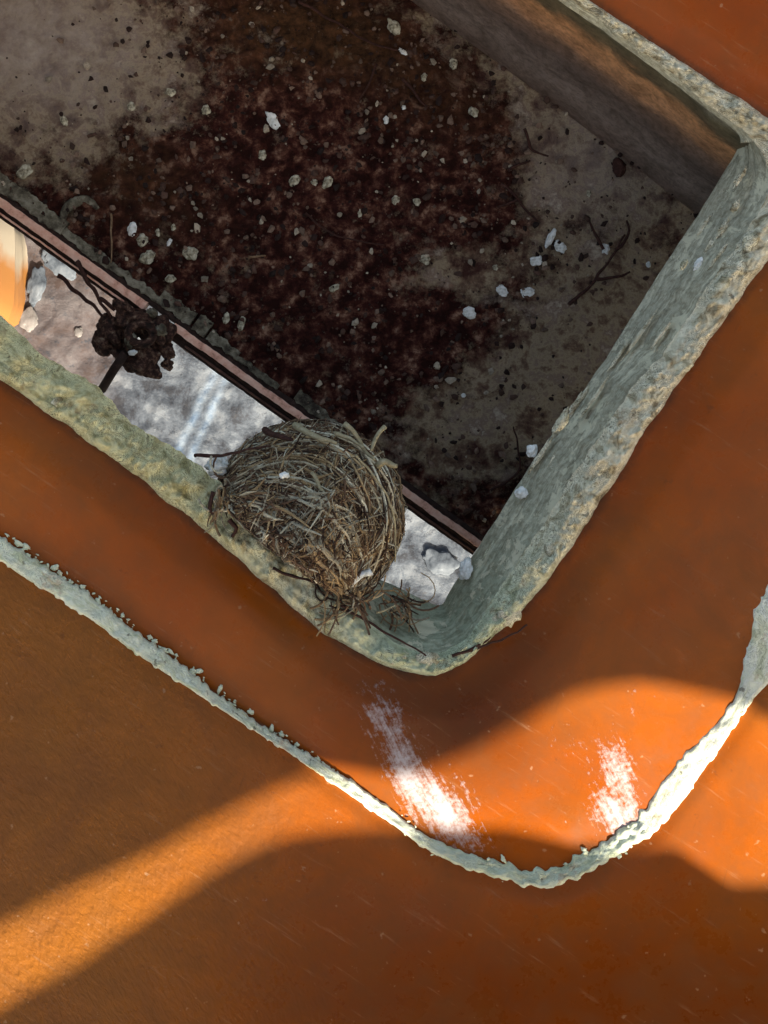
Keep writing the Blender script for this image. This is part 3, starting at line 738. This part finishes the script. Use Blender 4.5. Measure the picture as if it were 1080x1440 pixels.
# core: grid over (s,k)
def core(i, j):
    s = i / 47; k = -0.03 + 0.98 * j / 39
    p = arc(0.015 + 0.97 * s, k)
    p = CN + (p - CN) * 0.95
    n_ = fb(p.x / 22, p.y / 22, 4)
    return P(p.x + 3 * n_, p.y, nest_z(p.x, p.y, -0.004 + 0.003 * n_))
m = grid(48, 40, core)
top = len(m.v)
M_CORE = plain('matted_core', [(0.3, (0.012, 0.008, 0.005)), (0.55, (0.05, 0.034, 0.02)), (0.75, (0.13, 0.10, 0.06))], 260, 0.9, 1.0)
link('matted_core', m.mesh('matted_core'), M_CORE, nest)
m = MB()   # underside bowl
lump(m, P(442, 728, -0.06), 112 * S, 104 * S, 0.035, 0, 5, 0.12, seed=2, freq=3)
link('underside', m.mesh('underside'), M_CORE, nest)
cols = [(0.42, 0.29, 0.16), (0.27, 0.175, 0.10), (0.52, 0.45, 0.33), (0.11, 0.060, 0.038), (0.045, 0.022, 0.015), (0.66, 0.62, 0.50), (0.33, 0.29, 0.22), (0.17, 0.10, 0.065)]
wts = [5, 6, 3, 6, 5, 1.5, 3, 5]
def strand(m, k, s0, L, r, wob, lift, dev=0.0, bend=0.0, col=None):
    n = max(4, int(L * 26)); pts = []
    ph = random.random() * 90; poke = random.choice([0, 0, 0, .004, .008])
    for q in range(n):
        t = q / (n - 1); s = min(0.995, max(0.005, s0 + L * (t - .5)))
        p = arc(s, max(-.05, min(1.03, k + dev * (t - .5) + bend * (t - .5) ** 2)))
        nx = N.noise(Vector((t * 3, ph, 0))) * wob; ny = N.noise(Vector((t * 3, ph, 5))) * wob
        x, y = p.x + nx, p.y + ny
        pts.append(P(x, y, nest_z(x, y, lift + poke * abs(t - .5) * 2 * (t > .5) + 0.0014 * N.noise(Vector((t * 4, ph, 9))))))
    c = col or random.choices(cols, wts)[0]
    f = random.uniform(.7, 1.5); c = tuple(v * f for v in c)
    tube(m, pts, lambda t: r * (0.22 + 0.78 * math.sin(math.pi * t) ** 0.6), 4, c)
m = MB()
for q in range(6200):
    k = 1.02 * random.random() ** 0.6 if random.random() > .12 else random.uniform(-.04, .1)
    strand(m, k, random.uniform(0.0, 1.0), random.choice([.04, .06, .09, .13, .2]) * random.uniform(.7, 1.2), random.choice([.00022, .0003, .0003, .0004, .0005, .0007, .0010]), 6, random.uniform(-.004, .0035), random.gauss(0, .09), random.gauss(0, .25))
for q in range(650):      # cross strands
    k = random.uniform(0, 1) ** .7
    strand(m, k, random.random(), random.uniform(.03, .09), random.uniform(.0003, .0007), 10, random.uniform(-.002, .005), random.gauss(0, .45))
for q in range(90):     # long coarse strands over the top
    strand(m, random.uniform(.1, 1.0), random.uniform(.2, .8), random.uniform(.3, .55), random.uniform(.0008, .0012), 9, random.uniform(.001, .004), random.gauss(0, .08), col=random.choice([cols[0], cols[2], cols[5], cols[6], cols[4]]))
link('woven_grass', m.mesh('woven_grass', None, m.col), fibre_material('dry_grass'), nest, False)
# frayed rootlets at both ends
m = MB()
for q in range(150):
    if q < 85 and q % 2: continue
    if q < 85: bx, by, an, L = random.gauss(495, 16), random.gauss(836, 9), random.gauss(R(70), .9), random.uniform(15, 60)
    elif q < 115: bx, by, an, L = random.gauss(312, 8), random.gauss(700, 14), random.gauss(R(110), .7), random.uniform(15, 42)
    else: bx, by, an, L = random.gauss(555, 14), random.gauss(852, 12), random.gauss(R(30), .9), random.uniform(15, 50)
    zz = 0.010 if q < 115 else -0.01
    cv = random.gauss(0, 1.2); pts = []
    for i in range(8):
        t = i / 7; a = an + cv * t
        pts.append(P(bx + L * t * math.cos(a), by + L * t * math.sin(a), zz - 0.004 * t + .003 * random.random()))
    c = random.choices(cols, wts)[0]; tube(m, pts, random.uniform(.0003, .0008), 4, tuple(v * .9 for v in c))
ro_ = link('frayed_rootlets', m.mesh('frayed_rootlets', None, m.col), fibre_material('rootlets'), nest, False); ro_['kind'] = 'stuff'
M_PALE = plain('pale_twig', [(0.3, (0.22, 0.18, 0.11)), (0.55, (0.38, 0.33, 0.22)), (0.75, (0.5, 0.47, 0.36))], 300, 0.7, 0.5)
for k, (ln, mm_, r) in enumerate([
    ([(415, 598, .0), (432, 608, .012), (452, 618, .02), (474, 624, .02)], M_PALE, .0030),
    ([(484, 596, .0), (500, 610, .0), (512, 630, .0), (526, 648, .01)], M_PALE, .0024),
    ([(541, 602, .0), (528, 616, .005), (524, 634, .01)], M_PALE, .0022),
    ([(470, 610, .0), (492, 616, .0), (512, 632, .004)], M_PALE, .0020),
    ([(530, 655, .0), (545, 648, .0), (560, 656, .0)], M_PALE, .0034),
    ([(372, 604, .0), (388, 612, .01), (410, 620, .02)], M_TWIG, .0030),
    ([(274, 640, -.01), (310, 640, .0), (345, 634, .01), (380, 626, .02)], M_TWIG, .0016),
    ([(438, 664, .040), (452, 690, .045), (466, 712, .046), (478, 730, .046)], M_PALE, .0016),
    ([(395, 755, .024), (404, 772, .020), (412, 782, .016), (398, 788, .012)], M_TWIG, .0018),
    ([(384, 800, .008), (420, 812, .008), (450, 822, .008), (470, 838, .008)], M_TWIG, .0014),
    ([(524, 800, .02), (505, 814, .02), (496, 824, .015)], M_WHITE, .0034),
    ([(480, 852, .01), (520, 876, .006), (560, 900, .006), (600, 922, .006)], M_TWIG, .0013),
    ([(300, 690, .01), (294, 712, .01), (306, 728, .008)], M_TWIG, .0022),
    ([(322, 730, .008), (332, 742, .008), (326, 756, .006)], M_TWIG, .0022),
    ([(552, 838, -.02), (580, 850, -.04), (600, 862, -.05)], M_TWIG, .0012),
    ([(530, 862, .0), (544, 858, .0), (560, 850, -.002)], M_PALE, .0012),
    ([(500, 640, .03), (540, 690, .022), (556, 740, .012), (556, 790, .0)], M_PALE, .0011)]):
    twig([ln], '', mm_, r=r * .7, name='stray_twig', parent=nest)
m = MB()
lump(m, P(399, 668, .046), .0028, .0018, .0010, .2, 3, .4, seed=1); pass
link('white_fleck', m.mesh('white_fleck'), M_WHITE, nest)
# litter caught on the sill in the corner
twig([[(572, 862, -.05), (590, 876, -.05), (606, 884, -.04)]], 'short brown stick on the green sill beside the nest', r=.0011, group='sticks by the nest')
m = MB(); lump(m, Vector((0, 0, 0)), 16 * S, 12 * S, .006, .3, 4, .35, seed=6)
o = link('white_flake', m.mesh('white_flake'), M_WHITE); o.location = P(306, 655, -0.010); tag(o, 'white papery flake caught between the nest and the left rim', 'flake')
twig([[(636, 922, .004), (700, 902, .002), (742, 880, .002)], [(660, 914, .004), (690, 896, .003)]], 'thin dark rootlet trailing on the orange frame at the opening corner', r=.0010, group='sticks by the nest')

# ------------------------------------------------------------------ ground far below
ZG = -1.1
gm, n, b = mat('stony_ground'); v = coords(n)
c = ramp(n, tex(n, v, 20, 10, 0.70, 0.3), [(0.41, (0.012, 0.016, 0.026)), (0.47, (0.045, 0.056, 0.078)), (0.53, (0.075, 0.090, 0.118)), (0.59, (0.13, 0.145, 0.175))])
c = mix(n, att(n, 'earth').outputs['Fac'], c, mix(n, 0.6, c, (0.08, 0.045, 0.035)))
c = mix(n, ramp(n, tex(n, v, 60, 8, 0.78), [(0.56, (0, 0, 0)), (0.62, (.8, .8, .8))]), c, (0.03, 0.035, 0.05))
c = mix(n, ramp(n, tex(n, v, 45, 5, 0.7), [(0.62, (0, 0, 0)), (0.70, (0.6, 0.6, 0.6))]), c, (0.05, 0.045, 0.05))
c = mix(n, mth(n, 'MULTIPLY', att(n, 'streak').outputs['Fac'], .85), c, ramp(n, tex(n, v, 60, 5, .6), [(.4, (0.12, 0.18, 0.28)), (.6, (0.30, 0.36, 0.45))]))
n.links.new(c, b.inputs['Base Color']); setp(b, Roughness=0.85)
bump(n, b, tex(n, v, 22, 9, 0.75), 0.6, 0.01)
ea = []; st_ = []
def g_pt(i, j):
    x = -1.0 + 2.0 * i / 439; y = -1.0 + 2.0 * j / 439
    e = sm(1.0, .9, max(abs(x), abs(y))); qx = 540 + x / (S * 2.1); qy = 720 - y / (S * 2.1)
    ea.append(min(1, sm(210, 120, qx + .3 * (qy - 480)) * .9 + .10))
    tt = (qy - 540) / 100; xc = 304 - 46 * tt + 5 * N.noise(Vector((tt * 2.2, 0, 7)))
    d_ = qx - xc; st_.append(min(1, (math.exp(-((d_ + 9) / 6.5) ** 2) + .9 * math.exp(-((d_ - 11) / 6) ** 2)) * (.75 + .5 * N.noise(Vector((tt * 5, d_ / 9, 1)))) if 400 < qy < 760 else 0))
    return Vector((x, y, ZG + e * (0.008 * fb(x * 9, y * 9, 0) + 0.004 * fb(x * 30, y * 30, 3))))
m = grid(440, 440, g_pt)
rg = [(-1, -1), (1, -1), (1, 1), (-1, 1)]
b0 = len(m.v)
for (x, y) in rg: m.v.append(Vector((x, y, ZG)))
for (x, y) in rg: m.v.append(Vector((x * 150, y * 150, ZG)))
ea += [.3] * 8; st_ += [0] * 8
for k in range(4): m.f.append((b0 + k, b0 + 4 + k, b0 + 4 + (k + 1) % 4, b0 + (k + 1) % 4))
g = link('ground', m.mesh('ground', {'earth': ea, 'streak': st_}), gm); g['kind'] = 'structure'; g['label'] = 'pale stony ground seen far below through the gap'
# stones
m_st = plain('stone', [(0.38, (0.018, 0.023, 0.034)), (0.5, (0.07, 0.082, 0.105)), (0.62, (0.14, 0.155, 0.185))], 26, 0.85, 0.8)
m_st2 = plain('white_stone', [(0.35, (0.07, 0.06, 0.06)), (0.65, (0.22, 0.20, 0.20))], 30, 0.85, 0.8)
for (x, y, a, b_, rot, mm_, lab) in [(52, 400, 11, 26, 10, m_st, 'grey oval stone on the ground beside the orange leg'), (40, 448, 14, 16, 0, m_st2, 'pinkish white stone at the foot of the orange leg'),
                             (111, 467, 6, 7, 0, m_st2, 'small bright white stone on brown ground'), (85, 372, 26, 15, 30, m_st, 'dark grey stone under the copper edge'),
                             
                             (620, 790, 24, 16, 20, m_st, 'grey lavender stone in the gap right of the nest'), 
                             ]:
    m = MB(); k = S * (H - ZG); lump(m, Vector((0, 0, 0)), a * k, b_ * k, min(a, b_) * k * .13, -R(rot), 4, .26, seed=x, freq=1.6)
    o = link('stone', m.mesh('stone'), mm_); o.location = P(x, y, ZG + .005); tag(o, lab, 'stone', 'stones on the ground below')
# orange support leg under the housing
leg = thing('support_leg', 'sunlit orange support leg with a cream upper part at the left edge of the gap', 'leg', P(-40, 400, ZG))
def prism(x0, y0, x1, y1, z0, z1, m_, name, taper=0.0):
    c0 = P((x0 + x1) / 2, (y0 + y1) / 2, ZG); k = S * (H - ZG); hx, hy = (x1 - x0) / 2 * k, (y1 - y0) / 2 * k
    m = MB(); rings = 24; n_ = 32
    for q in range(rings + 1):
        t = q / rings; z = z0 + (z1 - z0) * t; f = 1 - taper * t + (0.18 * (1 - sm(0, .06, t)))
        for j in range(n_):
            a = 2 * math.pi * j / n_; ca, sa = math.cos(a), math.sin(a)
            e = (abs(ca) ** 5 + abs(sa) ** 5) ** (-1 / 5)
            w_ = 1 + .02 * fb(ca * 2, sa * 2, t * 8)
            m.v.append(c0 + Vector((hx * e * ca * f * w_, hy * e * sa * f * w_, z - c0.z)))
    for q in range(rings):
        for j in range(n_): m.f.append((q * n_ + j, q * n_ + (j + 1) % n_, (q + 1) * n_ + (j + 1) % n_, (q + 1) * n_ + j))
    m.f.append(tuple(rings * n_ + j for j in range(n_)))
    return link(name, m.mesh(name), m_, leg)
m_leg = plain('orange_leg', [(0.3, (0.50, 0.17, 0.03)), (0.55, (0.62, 0.25, 0.06)), (0.75, (0.6, 0.34, 0.14))], 12, 0.5, 0.3)
m_leg2, n, b = mat('worn_leg'); v = coords(n); sx = nd(n, 'ShaderNodeSeparateXYZ'); n.links.new(v, sx.inputs[0])
wy = mth(n, 'ADD', sx.outputs[1], mth(n, 'MULTIPLY', mth(n, 'SUBTRACT', tex(n, v, 10, 6, .6), .5), .12))
n.links.new(ramp(n, wy, [(0.305, (0.27, 0.11, 0.03)), (0.335, (0.30, 0.25, 0.20))]), b.inputs['Base Color']); setp(b, Roughness=.55)
m_leg = m_leg2
prism(-100, 310, 36, 466, ZG - 0.01, ZG + 0.10, m_leg, 'lower_leg')
prism(-98, 312, 34, 462, ZG + 0.10, -0.09, m_leg2, 'upper_leg', 0.1)

# ------------------------------------------------------------------ unseen sun mask, added so that its curved slot shapes the sun band
sun_mask = thing('slotted_sun_mask', 'unseen orange sun mask with a long curved slot, added above the housing to shape the sun band', 'sun_mask', (0.3, -0.7, 0))
up = [(-330, 1460), (-120, 1352), (0, 1292), (100, 1243), (200, 1192), (300, 1140), (380, 1103), (440, 1084), (500, 1082), (560, 1080), (610, 1066), (700, 1020), (790, 970), (850, 950), (910, 948), (980, 966), (1040, 985), (1120, 1020), (1300, 1110)]
lo = [(-330, 1570), (-120, 1466), (0, 1402), (100, 1344), (200, 1274), (300, 1206), (380, 1173), (450, 1160), (520, 1158), (580, 1162), (640, 1158), (700, 1156), (760, 1166), (810, 1182), (870, 1184), (940, 1180), (1000, 1222), (1060, 1228), (1300, 1215)]
DH = 0.85
def on_sun_mask(px, py, dep=0.0):
    p = P(px, py, 0); t = ((SUN * DH) - p).dot(SUN); return p + SUN * (t + dep)
def resample(pl, n):
    pts = catmull(pl, False, 3); L = [0]
    for a, b in zip(pts, pts[1:]): L.append(L[-1] + math.dist(a, b))
    out = []; j = 0
    for i in range(n):
        d = L[-1] * i / (n - 1)
        while j < len(L) - 2 and L[j + 1] < d: j += 1
        t = (d - L[j]) / max(1e-9, L[j + 1] - L[j]); out.append((pts[j][0] + (pts[j + 1][0] - pts[j][0]) * t, pts[j][1] + (pts[j + 1][1] - pts[j][1]) * t))
    return out
NR = 150
U, L_ = resample(up, NR), resample(lo, NR)
slot = U + L_[::-1]
topb = resample([(-900, 1460), (-900, -500), (1900, -500), (1900, 1110)], NR)
botb = resample([(-900, 1460), (-900, 1850), (1900, 1850), (1900, 1110)], NR)
rim = topb + botb[::-1]
nn_ = len(slot)
def sun_mask_pt(i, j):
    q = 6
    th = 0.006
    ring = [(0, 0), (.02, 0), (.3, 0), (1, 0), (1, th), (.3, th), (.02, th), (0, th)]
    t, d = ring[j % 8]
    a, b = slot[i], rim[i]
    return on_sun_mask(a[0] + (b[0] - a[0]) * t, a[1] + (b[1] - a[1]) * t, d)
m = MB()
for i in range(nn_):
    for j in range(8): m.v.append(sun_mask_pt(i, j))
for i in range(nn_):
    a, b = i * 8, ((i + 1) % nn_) * 8
    for j in range(8): m.f.append((a + j, b + j, b + (j + 1) % 8, a + (j + 1) % 8))
M_SUN_MASK = plain('orange_sun_mask', [(0.3, (0.40, 0.12, 0.02)), (0.7, (0.45, 0.15, 0.03))], 20, 0.4, 0.2)
link('sun_mask_panel', m.mesh('sun_mask_panel'), M_SUN_MASK, sun_mask, False)
for sx in (-1, 1):
    m = MB(); x = 0.33 + sx * 0.5
    tube(m, [Vector((x, -0.80, ZG)), Vector((x, -0.80, -0.2)), Vector((x, -0.79, 0.20))], 0.02, 12); link('sun_mask_post', m.mesh('sun_mask_post'), M_SUN_MASK, sun_mask)
